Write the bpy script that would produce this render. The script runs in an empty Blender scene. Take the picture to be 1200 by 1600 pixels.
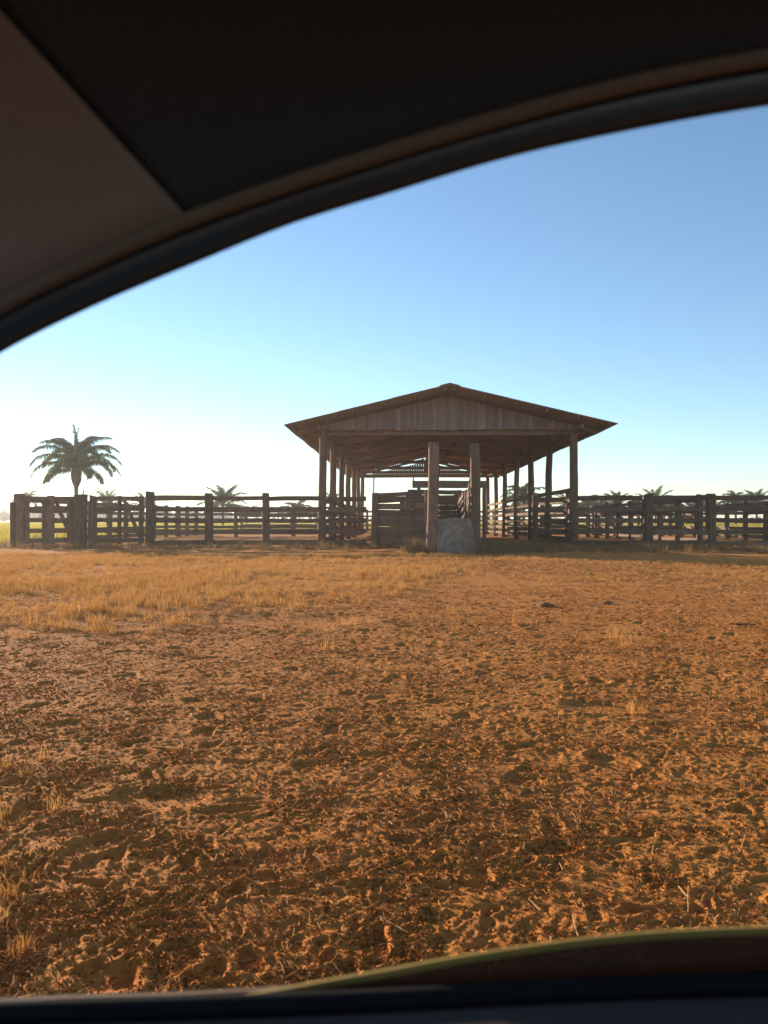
import bpy, math, random
import numpy as np
R = math.radians
random.seed(7)
rng = np.random.default_rng(7)
scene = bpy.context.scene
col = scene.collection

# ------------------------------------------------------------------ camera, sky, sun, exposure
EYE = 1.1                       # phone held at eye height of somebody sitting in a low car
VX, VY, FPX = 628.5, 814.0, 1200.0   # where the barn axis and the horizon meet in the photograph
cam = bpy.data.cameras.new('camera')
cam.sensor_fit = 'VERTICAL'; cam.sensor_height = 36.0; cam.sensor_width = 36.0
cam.lens = 36.0 * 1200 / 1600
cam.clip_start = 0.02; cam.clip_end = 5000
cam.dof.use_dof = True; cam.dof.focus_distance = 12.0; cam.dof.aperture_fstop = 8.0
camo = bpy.data.objects.new('camera', cam); col.objects.link(camo)
camo.location = (0, 0, EYE)
camo.rotation_euler = (math.pi / 2 + math.atan((VY - 800) / FPX), 0, math.atan((VX - 600) / FPX))
scene.camera = camo

HAZE = 0.0008
SUN_AZ, SUN_EL = -44.0, 9.6     # degrees left of the barn axis, degrees above the horizon
world = bpy.data.worlds.new('World'); scene.world = world; world.use_nodes = True
wn = world.node_tree.nodes; wl = world.node_tree.links
bg = wn['Background']
sky = wn.new('ShaderNodeTexSky'); sky.sky_type = 'NISHITA'; sky.sun_disc = False
sky.sun_elevation = R(SUN_EL); sky.sun_rotation = R(SUN_AZ)
sky.altitude = 3200; sky.air_density = 1.35; sky.dust_density = 0.03; sky.ozone_density = 2.5
wl.new(sky.outputs[0], bg.inputs[0]); bg.inputs[1].default_value = 0.13
sun = bpy.data.lights.new('sun', 'SUN'); sun.energy = 5.0; sun.angle = R(0.55); sun.color = (1.0, 0.88, 0.70)
suno = bpy.data.objects.new('sun', sun); col.objects.link(suno)
suno.rotation_euler = (R(90 - SUN_EL), 0, R(180 - SUN_AZ) )
suno.location = (-30, 30, 30)
scene.view_settings.view_transform = 'Standard'; scene.view_settings.look = 'None'
scene.view_settings.exposure = 1.0; scene.view_settings.gamma = 1.0
scene.cycles.max_bounces = 6; scene.cycles.transparent_max_bounces = 12
scene.cycles.use_denoising = True

# ------------------------------------------------------------------ helpers
def at(px, py, Y):
    """world point seen at a pixel of the 1200 x 1600 photograph, Y metres in front of the camera"""
    return ((px - VX) / FPX * Y, Y, EYE + (VY - py) / FPX * Y)
def X_at(px, Y): return (px - VX) / FPX * Y
def Z_at(py, Y): return EYE + (VY - py) / FPX * Y

def mesh_from(name, v, f, smooth=False):
    m = bpy.data.meshes.new(name)
    m.from_pydata([tuple(map(float, p)) for p in v], [], f); m.update()
    if smooth: m.polygons.foreach_set('use_smooth', [True] * len(m.polygons))
    return m
def mesh_np(name, v, f, smooth=True):
    m = bpy.data.meshes.new(name); n, k = f.shape
    m.vertices.add(len(v)); m.vertices.foreach_set('co', np.ascontiguousarray(v, np.float32).ravel())
    m.loops.add(n * k); m.loops.foreach_set('vertex_index', np.ascontiguousarray(f, np.int32).ravel())
    m.polygons.add(n); m.polygons.foreach_set('loop_start', np.arange(0, n * k, k, dtype=np.int32))
    m.update(calc_edges=True)
    m.polygons.foreach_set('use_smooth', np.full(n, smooth))
    return m
def link(name, mesh, mat=None, parent=None, loc=(0, 0, 0), rot=(0, 0, 0), scale=(1, 1, 1)):
    o = bpy.data.objects.new(name, mesh); col.objects.link(o)
    if mat is not None and mesh is not None and not mesh.materials: mesh.materials.append(mat)
    o.location = loc; o.rotation_euler = rot; o.scale = scale
    if parent is not None: o.parent = parent
    return o
def tag(o, label=None, cat=None, group=None, kind=None):
    if label: o['label'] = label
    if cat: o['category'] = cat
    if group: o['group'] = group
    if kind: o['kind'] = kind
    return o
def thing(name, loc, label, cat, group=None, rz=0):
    o = bpy.data.objects.new(name, None); col.objects.link(o); o.empty_display_size = .3
    o.location = loc; o.rotation_euler = (0, 0, rz)
    return tag(o, label, cat, group)
V3 = lambda a: np.array(a, float)

# ------------------------------------------------------------------ materials
def new_mat(name):
    m = bpy.data.materials.new(name); m.use_nodes = True
    nt = m.node_tree; nt.nodes.clear()
    out = nt.nodes.new('ShaderNodeOutputMaterial')
    return m, nt, out
def N(nt, t, **kw):
    n = nt.nodes.new(t)
    for k, v in kw.items():
        if k in ('op',): n.operation = v
        else: setattr(n, k, v)
    return n
def ramp(nt, fac, stops):
    r = nt.nodes.new('ShaderNodeValToRGB'); e = r.color_ramp.elements
    while len(e) < len(stops): e.new(0.5)
    for i, (p, c) in enumerate(stops): e[i].position = p; e[i].color = (*c, 1) if len(c) == 3 else c
    nt.links.new(fac, r.inputs[0]); return r.outputs[0]
def mapping(nt, coord, scale):
    t = nt.nodes.new('ShaderNodeTexCoord'); mp = nt.nodes.new('ShaderNodeMapping')
    mp.inputs['Scale'].default_value = scale
    nt.links.new(t.outputs[coord], mp.inputs[0]); return mp.outputs[0]
def noise(nt, vec, scale, detail=4, rough=.55, out=0):
    n = nt.nodes.new('ShaderNodeTexNoise'); n.inputs['Scale'].default_value = scale
    n.inputs['Detail'].default_value = detail; n.inputs['Roughness'].default_value = rough
    if vec is not None: nt.links.new(vec, n.inputs['Vector'])
    return n.outputs[out]
def mixc(nt, fac, a, b, blend='MIX'):
    n = nt.nodes.new('ShaderNodeMix'); n.data_type = 'RGBA'; n.blend_type = blend
    for s, v in ((n.inputs[0], fac), (n.inputs[6], a), (n.inputs[7], b)):
        if isinstance(v, (int, float)): s.default_value = v
        elif isinstance(v, tuple): s.default_value = (*v, 1)
        else: nt.links.new(v, s)
    return n.outputs[2]
def bump(nt, h, strength, dist):
    b = nt.nodes.new('ShaderNodeBump'); b.inputs['Strength'].default_value = strength
    b.inputs['Distance'].default_value = dist; nt.links.new(h, b.inputs['Height']); return b.outputs[0]
def principled(nt, out, color, rough=.9, normal=None, spec=.2):
    p = nt.nodes.new('ShaderNodeBsdfPrincipled')
    if isinstance(color, tuple): p.inputs['Base Color'].default_value = (*color, 1)
    else: nt.links.new(color, p.inputs['Base Color'])
    if isinstance(rough, (int, float)): p.inputs['Roughness'].default_value = rough
    else: nt.links.new(rough, p.inputs['Roughness'])
    p.inputs['Specular IOR Level'].default_value = spec
    if normal is not None: nt.links.new(normal, p.inputs['Normal'])
    nt.links.new(p.outputs[0], out.inputs[0]); return p

def wood_mat(name, dark, light, grain=(1, 1, 1), gscale=9):
    """weathered timber: fine grain along the long axis, a tone of its own for each piece, stains"""
    m, nt, out = new_mat(name)
    g = mapping(nt, 'Object', grain)
    oi = nt.nodes.new('ShaderNodeObjectInfo')
    ad = nt.nodes.new('ShaderNodeVectorMath'); ad.operation = 'ADD'
    nt.links.new(g, ad.inputs[0]); nt.links.new(oi.outputs['Random'], ad.inputs[1])
    n1 = noise(nt, ad.outputs[0], gscale, 6, .65)
    c = ramp(nt, n1, [(.3, dark), (.7, light)])
    w = nt.nodes.new('ShaderNodeMapRange'); nt.links.new(oi.outputs['Random'], w.inputs[0])
    w.inputs[3].default_value = .72; w.inputs[4].default_value = 1.22
    hs = nt.nodes.new('ShaderNodeHueSaturation'); nt.links.new(c, hs.inputs['Color']); nt.links.new(w.outputs[0], hs.inputs['Value'])
    o3 = mapping(nt, 'Object', (1, 1, 1))
    st = noise(nt, o3, 2.3, 3)
    c2 = mixc(nt, ramp(nt, st, [(.52, (0, 0, 0)), (.75, (.55, .55, .55))]), hs.outputs[0], tuple(x * .5 for x in dark))
    principled(nt, out, c2, .88, bump(nt, n1, .5, .012))
    return m
W_RAIL = wood_mat('weathered_rail_wood', (.12, .066, .04), (.25, .152, .095), (1.2, 14, 14), 3)
W_POST = wood_mat('weathered_post_wood', (.12, .066, .04), (.26, .16, .105), (10, 10, .9), 2.5)
W_GABLE = wood_mat('silvered_gable_boards', (.19, .128, .105), (.40, .29, .25), (12, 12, .8), 2.5)
W_ROOF = wood_mat('roof_timber', (.16, .10, .065), (.34, .22, .15), (6, 6, 6), 1.5)

m, nt, out = new_mat('fibre_cement_sheet')
v = mapping(nt, 'Object', (1, 1, 1)); n1 = noise(nt, v, 3, 5, .6); n2 = noise(nt, v, .5, 3)
c = mixc(nt, n2, ramp(nt, n1, [(.3, (.24, .175, .135)), (.75, (.42, .33, .27))]), (.36, .25, .18))
principled(nt, out, c, .9, bump(nt, n1, .3, .005)); M_SHEET = m

m, nt, out = new_mat('old_plaster')
v = mapping(nt, 'Object', (1, 1, 1)); n1 = noise(nt, v, 4, 8, .65); n2 = noise(nt, v, 22, 5, .6); n3 = noise(nt, v, 1.7, 3)
c = ramp(nt, n1, [(.32, (.13, .095, .07)), (.5, (.25, .195, .15)), (.72, (.36, .29, .235))])
c = mixc(nt, ramp(nt, n3, [(.48, (0, 0, 0)), (.62, (.8, .8, .8))]), c, (.16, .105, .07))
principled(nt, out, c, .92, bump(nt, n2, .7, .02)); M_PLASTER = m

m, nt, out = new_mat('red_soil')
v = mapping(nt, 'Object', (1, 1, 1))
n1 = noise(nt, v, 1.1, 5, .6); n2 = noise(nt, v, 26, 6, .7); n5 = noise(nt, v, 9, 5, .75); n3 = noise(nt, v, 170, 3, .6); n4 = noise(nt, v, .22, 3)
c = ramp(nt, n1, [(.3, (.56, .184, .034)), (.7, (.65, .235, .047))])
c = mixc(nt, ramp(nt, n2, [(.35, (.35, .35, .35)), (.6, (0, 0, 0))]), c, (.52, .145, .026))
c = mixc(nt, ramp(nt, n3, [(.6, (0, 0, 0)), (.75, (.4, .4, .4))]), c, (.68, .28, .07))
c = mixc(nt, ramp(nt, n4, [(.4, (0, 0, 0)), (.7, (.4, .4, .4))]), c, (.62, .235, .055))
h5 = N(nt, 'ShaderNodeMath', op='MULTIPLY_ADD'); nt.links.new(n5, h5.inputs[0]); h5.inputs[1].default_value = 2.2; nt.links.new(n2, h5.inputs[2])
hh = N(nt, 'ShaderNodeMath', op='ADD'); nt.links.new(h5.outputs[0], hh.inputs[0]); nt.links.new(n3, hh.inputs[1])
principled(nt, out, c, .95, bump(nt, hh.outputs[0], .8, .012), .1); M_SOIL = m

def leaf_mat(name, stops, trans=.35, rough=.6, scale=3.0, jitter=.5):
    m, nt, out = new_mat(name)
    g = nt.nodes.new('ShaderNodeNewGeometry'); oi = nt.nodes.new('ShaderNodeObjectInfo')
    v = mapping(nt, 'Object', (1, 1, 1)); n = noise(nt, v, scale, 3)
    a = N(nt, 'ShaderNodeMath', op='MULTIPLY_ADD'); nt.links.new(g.outputs['Random Per Island'], a.inputs[0])
    a.inputs[1].default_value = jitter; 
    b = N(nt, 'ShaderNodeMath', op='MULTIPLY'); nt.links.new(n, b.inputs[0]); b.inputs[1].default_value = 1 - jitter
    nt.links.new(b.outputs[0], a.inputs[2])
    a2 = N(nt, 'ShaderNodeMath', op='MULTIPLY_ADD'); nt.links.new(oi.outputs['Random'], a2.inputs[0]); a2.inputs[1].default_value = .3
    s = N(nt, 'ShaderNodeMath', op='ADD'); nt.links.new(a.outputs[0], s.inputs[0]); s.inputs[1].default_value = -.15
    nt.links.new(s.outputs[0], a2.inputs[2])
    c = ramp(nt, a2.outputs[0], stops)
    p = nt.nodes.new('ShaderNodeBsdfPrincipled'); nt.links.new(c, p.inputs['Base Color']); p.inputs['Roughness'].default_value = rough
    p.inputs['Specular IOR Level'].default_value = .3
    t = nt.nodes.new('ShaderNodeBsdfTranslucent'); nt.links.new(c, t.inputs[0])
    mx = nt.nodes.new('ShaderNodeMixShader'); mx.inputs[0].default_value = trans
    nt.links.new(p.outputs[0], mx.inputs[1]); nt.links.new(t.outputs[0], mx.inputs[2]); nt.links.new(mx.outputs[0], out.inputs[0])
    return m
M_STRAW = leaf_mat('dry_grass', [(.1, (.40, .15, .036)), (.45, (.54, .245, .06)), (.8, (.64, .35, .10))], .38, .7)
M_FIBRE = leaf_mat('trodden_chaff', [(.1, (.44, .17, .045)), (.5, (.52, .225, .062)), (.9, (.60, .31, .10))], .3, .8)
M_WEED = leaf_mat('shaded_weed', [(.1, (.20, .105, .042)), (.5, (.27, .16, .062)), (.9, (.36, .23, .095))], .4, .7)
M_CROP = leaf_mat('field_crop', [(.1, (.36, .28, .04)), (.5, (.50, .40, .06)), (.9, (.62, .50, .11))], .5, .6, .3)
M_FROND = leaf_mat('palm_leaf', [(.1, (.055, .075, .02)), (.5, (.09, .115, .032)), (.9, (.15, .16, .05))], .42, .45)
M_WOOD_FAR = leaf_mat('far_foliage', [(.1, (.04, .055, .025)), (.5, (.06, .075, .035)), (.9, (.085, .09, .045))], .2, .8)
m, nt, out = new_mat('palm_bark')
v = mapping(nt, 'Object', (1, 1, 6)); n1 = noise(nt, v, 3, 5)
principled(nt, out, ramp(nt, n1, [(.3, (.09, .07, .055)), (.7, (.20, .16, .13))]), .9, bump(nt, n1, .6, .03)); M_BARK = m

# car interior
def fabric(name, a, b, scale, rough=.95, spec=.1, bs=.3):
    m, nt, out = new_mat(name); v = mapping(nt, 'Object', (1, 1, 1))
    n1 = noise(nt, v, scale, 4, .7); n2 = noise(nt, v, 7, 3)
    c = mixc(nt, n2, ramp(nt, n1, [(.3, a), (.7, b)]), tuple(.5 * (x + y) for x, y in zip(a, b)))
    principled(nt, out, c, rough, bump(nt, n1, bs, .0015), spec); return m
M_LINER = fabric('charcoal_headliner', (.028, .028, .032), (.06, .059, .064), 420)
M_PILLAR = fabric('grey_pillar_trim', (.17, .122, .098), (.24, .175, .145), 500, .7, .3, .15)
M_FRAME = fabric('black_door_frame', (.028, .044, .06), (.04, .06, .08), 300, .38, .5, .05)
M_SEAL = fabric('black_rubber_seal', (.010, .009, .009), (.016, .015, .014), 300, .95, .05, .1)
M_PIPING = fabric('brown_lip_rubber', (.11, .078, .06), (.16, .115, .088), 260, .8, .3, .1)  # even warm brown for the lip
M_SILL = fabric('sunlit_sill_tint', (.30, .15, .07), (.40, .22, .11), 260, .85, .2, .1)  # sunlight on the sill edge, put into the base colour as tan
M_SILLB = fabric('brown_sill_plastic', (.045, .028, .02), (.07, .045, .034), 260, .85, .15, .1)
M_DOOR = fabric('dark_door_plastic', (.05, .034, .028), (.078, .055, .046), 380, .9, .08, .25)
M_BODY = fabric('grey_body_paint', (.35, .35, .36), (.38, .38, .39), 40, .3, .5, .02)
m, nt, out = new_mat('tinted_window_glass')
tr = nt.nodes.new('ShaderNodeBsdfTransparent'); tr.inputs[0].default_value = (.26, .20, .17, 1)
gl = nt.nodes.new('ShaderNodeBsdfGlossy'); gl.inputs['Roughness'].default_value = .03
fr = nt.nodes.new('ShaderNodeFresnel'); fr.inputs[0].default_value = 1.5
df = nt.nodes.new('ShaderNodeBsdfDiffuse'); df.inputs[0].default_value = (.17, .085, .052, 1)
mx = nt.nodes.new('ShaderNodeMixShader'); mx2 = nt.nodes.new('ShaderNodeMixShader')
v = mapping(nt, 'Object', (1, 1, 1)); n1 = noise(nt, v, 30, 5, .7)
rr = nt.nodes.new('ShaderNodeMapRange'); nt.links.new(n1, rr.inputs[0]); rr.inputs[3].default_value = .28; rr.inputs[4].default_value = .5
nt.links.new(rr.outputs[0], mx2.inputs[0]); nt.links.new(tr.outputs[0], mx2.inputs[1]); nt.links.new(df.outputs[0], mx2.inputs[2])
nt.links.new(fr.outputs[0], mx.inputs[0]); nt.links.new(mx2.outputs[0], mx.inputs[1]); nt.links.new(gl.outputs[0], mx.inputs[2])
nt.links.new(mx.outputs[0], out.inputs[0]); M_GLASS = m
m, nt, out = new_mat('ground_glass_edge')
p = principled(nt, out, (.24, .15, .035), .6, None, .1); M_GLASSEDGE = m

# ------------------------------------------------------------------ value noise in numpy (soil relief, planting)
T = rng.random((256, 256)).astype(np.float32) * 2 - 1
def vn(x, y, ox=0):
    ix = np.floor(x).astype(np.int64); iy = np.floor(y).astype(np.int64)
    fx = (x - ix).astype(np.float32); fy = (y - iy).astype(np.float32)
    ix += ox * 37; iy += ox * 91
    fx = fx * fx * (3 - 2 * fx); fy = fy * fy * (3 - 2 * fy)
    a = T[ix & 255, iy & 255]; b = T[(ix + 1) & 255, iy & 255]; c = T[ix & 255, (iy + 1) & 255]; d = T[(ix + 1) & 255, (iy + 1) & 255]
    return (a + (b - a) * fx) * (1 - fy) + (c + (d - c) * fx) * fy
def sstep(a, b, x):
    t = np.clip((x - a) / (b - a), 0, 1); return t * t * (3 - 2 * t)
def hoof(x, y, cell, prob, rmin, rmax, dmin, dmax, seed):
    r_ = np.random.default_rng(seed); K = 128
    jx = r_.random((K, K), dtype=np.float32) * .8 + .1; jy = r_.random((K, K), dtype=np.float32) * .8 + .1
    on = (r_.random((K, K)) < prob).astype(np.float32); an = r_.random((K, K), dtype=np.float32) * 6.283
    ra = (rmin + (rmax - rmin) * r_.random((K, K))).astype(np.float32); el = (.42 + .42 * r_.random((K, K))).astype(np.float32)
    dp = (dmin + (dmax - dmin) * r_.random((K, K))).astype(np.float32) * on
    ca, sa = np.cos(an), np.sin(an)
    gx = x / cell; gy = y / cell
    ix = np.floor(gx).astype(np.int64); iy = np.floor(gy).astype(np.int64)
    low = np.zeros_like(x, dtype=np.float32); rim = np.zeros_like(low)
    for dx in (-1, 0, 1):
        for dy in (-1, 0, 1):
            i = (ix + dx) & (K - 1); j = (iy + dy) & (K - 1)
            ux = ((ix + dx + jx[i, j]) - gx).astype(np.float32) * cell; uy = ((iy + dy + jy[i, j]) - gy).astype(np.float32) * cell
            c_, s_ = ca[i, j], sa[i, j]
            a = (ux * c_ + uy * s_) / ra[i, j]; b = (-ux * s_ + uy * c_) / (ra[i, j] * el[i, j])
            rr = np.sqrt(a * a + b * b); d = dp[i, j]
            low = np.minimum(low, -d * (1 - sstep(.72, 1.02, rr)) * (1 + .25 * a))
            rim = np.maximum(rim, .34 * d * np.exp(-((rr - 1.2) / .2) ** 2))
    return low, rim
# edge of the dry grass (world X, Y): beyond it grass, nearer the trampled soil
GX = np.array([-40, -12, -3.9, -2.9, -2.1, -1.4, .15, .7, 1.1, 1.7, 2.6, 4.5, 6.5, 12, 40])
GY = np.array([5.2, 5.8, 7.2, 8.0, 8.6, 9.8, 11.2, 13.2, 15.2, 15.6, 14.4, 12.4, 11.4, 10.5, 10])
def grass_amount(x, y):
    e = np.interp(x, GX, GY)
    e = e + 1.1 * vn(x / 1.3, y / 1.3, 3) + .5 * vn(x / .45, y / .45, 4)
    return sstep(-1.2, 2.6, y - e)
def relief(x, y, sp):
    """soil height; sp = spacing of the mesh there, small forms fade out where the mesh cannot carry them"""
    f = lambda wl: np.clip(wl / (1.7 * sp) - .35, 0, 1)
    g = grass_amount(x, y)
    wx = x + .05 * vn(x / .25, y / .25, 5) + .02 * vn(x / .06, y / .06, 16); wy = y + .05 * vn(x / .25, y / .25, 6) + .02 * vn(x / .06, y / .06, 17)
    h = .014 * vn(x / 3.1, y / 3.1, 1) + .0055 * vn(x / .8, y / .8, 2)
    brk = .55 + .9 * np.clip(vn(wx / .06, wy / .05, 15) + .35, 0, 1)      # rims are crumbled, not smooth
    flat = np.zeros_like(h); tr = np.zeros_like(h)
    for (ox, oy, cell, pr, r0, r1, d0, d1, sd) in ((0, 0, .072, .50, .017, .033, .004, .0105, 11), (3.3, 1.7, .15, .50, .03, .06, .006, .017, 12), (7.1, 4.4, .36, .45, .06, .11, .009, .020, 13)):
        lo, ri = hoof(wx + ox, wy + oy, cell, pr, r0, r1, d0, d1, sd); k = f(2 * r0 + .02)
        tr = tr + (lo + ri * brk) * k; flat = np.maximum(flat, np.clip(-lo / (.7 * d1), 0, 1) * (1 if cell > .15 else .5))
    for (hx, hy, ra, rb, dep) in ((-1.35, 8.5, .9, .7, .03), (1.2, 4.62, .2, .14, .014), (-1.55, 2.75, .2, .13, .012), (-.95, 3.1, .18, .12, .012)):
        q = np.sqrt(((wx - hx) / ra) ** 2 + ((wy - hy) / rb) ** 2); inn = 1 - sstep(.55, 1.15, q)     # worn hollows
        h = h - dep * inn + .3 * dep * np.exp(-((q - 1.3) / .25) ** 2); flat = np.maximum(flat, inn); tr = tr * (1 - .8 * inn)
    h = h + .74 * tr * (1 - .45 * g)
    c = 1 - .85 * flat
    h = h + .0030 * vn(wx / .085, wy / .06, 7) * f(.085) * c
    h = h + (.0027 * (1 - 2 * np.abs(vn(wx / .042, wy / .03, 8))) + .0026 * vn(wx / .024, wy / .020, 9)) * f(.045) * c
    h = h + .0028 * vn(wx / .012, wy / .011, 10) * f(.02) * c
    h = h + .03 * g * np.maximum(0, vn(x / .5, y / .5, 12)) * f(.4)
    return h

# ------------------------------------------------------------------ ground
ys = [1.35]
while ys[-1] < 47:
    y = ys[-1]; ys.append(y + (.0034 * y if y < 23 else .0065 * y))
ys = np.array(ys); us = np.arange(-.93, .90, .0018)
Yg, Ug = np.meshgrid(ys, us, indexing='ij')
Xg = (Yg + .6) * Ug
sp = np.maximum(np.gradient(ys)[:, None] * np.ones_like(Ug), (Yg + .6) * .0018)
Zg = relief(Xg.ravel(), Yg.ravel(), sp.ravel()).reshape(Xg.shape)
edge = np.minimum(sstep(0, .03, (Ug + .93)), sstep(0, .03, (.90 - Ug))) * sstep(1.35, 1.5, Yg) * (1 - sstep(40, 46.5, Yg))
Zg = Zg * edge - .12 * (1 - edge)
vv = np.stack([Xg.ravel(), Yg.ravel(), Zg.ravel()], 1)
nr, nc = Xg.shape; idx = np.arange(nr * nc, dtype=np.int32).reshape(nr, nc)
ff = np.stack([idx[:-1, :-1].ravel(), idx[:-1, 1:].ravel(), idx[1:, 1:].ravel(), idx[1:, :-1].ravel()], 1)
tag(link('trampled_yard', mesh_np('trampled_yard', vv, ff), M_SOIL), kind='structure')
def ground_z(x, y): return relief(np.asarray(x, float), np.asarray(y, float), np.full(np.shape(x), .01))
# the wide sheet that runs to the horizon
gx = np.concatenate([np.linspace(-3000, -120, 12), np.linspace(-100, 100, 120), np.linspace(120, 3000, 12)])
gy = np.concatenate([np.linspace(-3000, -60, 10), np.linspace(-40, 160, 120), np.linspace(180, 4000, 14)])
A, B = np.meshgrid(gx, gy, indexing='ij')
Zc = -.07 + .05 * vn(A / 4.3, B / 4.3, 14).astype(float)
Zc = np.where(np.maximum(np.abs(A), np.abs(B)) > 160, -.05, Zc)
inside = (np.abs(A) < 1.0 * np.maximum(B, 0) + 3) & (B > -4) & (B < 44)
Zc = np.where(inside, -.16, Zc)
vv = np.stack([A.ravel(), B.ravel(), Zc.ravel()], 1); n0, n1_ = A.shape; idx = np.arange(n0 * n1_, dtype=np.int32).reshape(n0, n1_)
ff = np.stack([idx[:-1, :-1].ravel(), idx[1:, :-1].ravel(), idx[1:, 1:].ravel(), idx[:-1, 1:].ravel()], 1)
tag(link('ground', mesh_np('ground', vv, ff), M_SOIL), kind='structure')

# ------------------------------------------------------------------ timber pieces
def beam_mesh(L, w, t, seed, seg=4, wob=.012, ch=.012):
    """sawn board along local X, w in Z, t in Y, uneven edges, chamfered"""
    r = random.Random(seed); v = []; f = []
    prof = [(-t/2, -w/2 + ch), (-t/2 + ch*.7, -w/2), (t/2 - ch*.7, -w/2), (t/2, -w/2 + ch), (t/2, w/2 - ch), (t/2 - ch*.7, w/2), (-t/2 + ch*.7, w/2), (-t/2, w/2 - ch)]
    bow = r.uniform(-1, 1) * wob * 1.5
    for i in range(seg + 1):
        s = i / seg; x = (s - .5) * L + (r.uniform(-.02, .02) if i in (0, seg) else 0)
        up = bow * (1 - (2*s - 1)**2) + r.uniform(-1, 1) * wob * .35; ws = 1 + r.uniform(-1, 1) * .06; du = r.uniform(-1, 1) * wob * .5
        for (a, b) in prof: v.append((x, a + du * .5, b * ws + up))
    n = 8
    for i in range(seg):
        for k in range(n): f.append((i*n + k, i*n + (k+1) % n, (i+1)*n + (k+1) % n, (i+1)*n + k))
    f.append(tuple(reversed(range(n)))); f.append(tuple(range(seg*n, seg*n + n)))
    return mesh_from('beam', v, f)
def board(name, p0, p1, w, t, parent, mat=None, wob=.012, seg=4, lean=0):
    p0, p1 = V3(p0), V3(p1); d = p1 - p0; L = float(np.linalg.norm(d)); c = (p0 + p1) / 2
    o = link(name, beam_mesh(L, w, t, random.random(), seg, wob, min(.012, t*.3, w*.2)), mat or W_RAIL, parent)
    o.rotation_mode = 'XYZ'
    o.location = tuple(c - V3(parent.location) if parent is not None else c)
    o.rotation_euler = (lean, -math.asin(max(-1, min(1, d[2] / L))), math.atan2(d[1], d[0]))
    return o
def post_mesh(h, w, d, seed, seg=5, wob=.02, taper=.05, sides=None, topcut=.02):
    r = random.Random(seed); v = []; f = []
    if sides is None:
        c = .22; prof = [(-.5, -.5+c), (-.5+c, -.5), (.5-c, -.5), (.5, -.5+c), (.5, .5-c), (.5-c, .5), (-.5+c, .5), (-.5, .5-c)]
    else:
        prof = [(.5*math.cos(2*math.pi*k/sides) * r.uniform(.9, 1.08), .5*math.sin(2*math.pi*k/sides) * r.uniform(.9, 1.08)) for k in range(sides)]
    n = len(prof); ph = r.uniform(0, 6.28)
    tx, ty = r.uniform(-1, 1) * topcut, r.uniform(-1, 1) * topcut
    for i in range(seg + 1):
        s = i / seg; z = h * s - (.3 * (1 - s) if i == 0 else 0)
        k = 1 + taper * (.5 - s) + r.uniform(-.03, .03)
        ox = wob * math.sin(ph + 3.1 * s) + r.uniform(-.3, .3) * wob; oy = wob * math.cos(ph + 2.3 * s)
        for (a, b) in prof:
            v.append((a * w * k + ox, b * d * k + oy, z + (a * tx * 2 + b * ty * 2 if i == seg else 0)))
    # worn, rounded top
    for (a, b) in prof: v.append((a * w * .86 + ox, b * d * .86 + oy, h + .018 + a * tx * 2 + b * ty * 2))
    for i in range(seg + 1):
        for k in range(n): f.append((i*n + k, i*n + (k+1) % n, (i+1)*n + (k+1) % n, (i+1)*n + k))
    f.append(tuple(reversed(range(n)))); f.append(tuple(range((seg+1)*n, (seg+2)*n)))
    return mesh_from('post', v, f, smooth=sides is not None)
def post(name, x, y, h, w, parent, d=None, mat=None, sides=None, wob=.015, seg=5, z0=0, rz=None, taper=.05):
    o = link(name, post_mesh(h - z0, w, d or w, random.random(), seg, wob, taper, sides), mat or W_POST, parent)
    p = V3((x, y, z0)) - V3(parent.location); o.location = tuple(p)
    o.rotation_euler = (random.uniform(-.008, .008), random.uniform(-.01, .01), random.uniform(-.06, .06) if rz is None else rz)
    return o
RZ = [.20, .66, 1.12, 1.58, 2.05]          # heights of the five rails of the corral
def fence(label, pts, spacing, name='corral_fence', group='corral fences', rails=RZ, h=2.24, pw=.27, rw=.20, skip_posts=(), rail_t=.06, ends=(True, True)):
    p0, p1 = V3((*pts[0], 0)), V3((*pts[1], 0)); L = np.linalg.norm(p1 - p0); n = max(1, round(L / spacing))
    t = thing(name, tuple(p0), label, 'fence', group)
    ang = math.atan2(p1[1] - p0[1], p1[0] - p0[0])
    P = [p0 + (p1 - p0) * i / n for i in range(n + 1)]
    for i, p in enumerate(P):
        if i in skip_posts or (i == 0 and not ends[0]) or (i == n and not ends[1]): continue
        post('post', p[0], p[1], h + random.uniform(-.05, .05), pw * random.uniform(.9, 1.1), t, rz=ang + random.uniform(-.05, .05))
    for i in range(n):
        d = (p1 - p0) / L * .08
        for z in rails:
            a = P[i] + d; b = P[i+1] - d; j = lambda: random.uniform(-.02, .02)
            board('rail', (a[0], a[1], z + j()), (b[0], b[1], z + j()), rw * random.uniform(.84, 1.1), rail_t, t, wob=.013)
    return t

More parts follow.
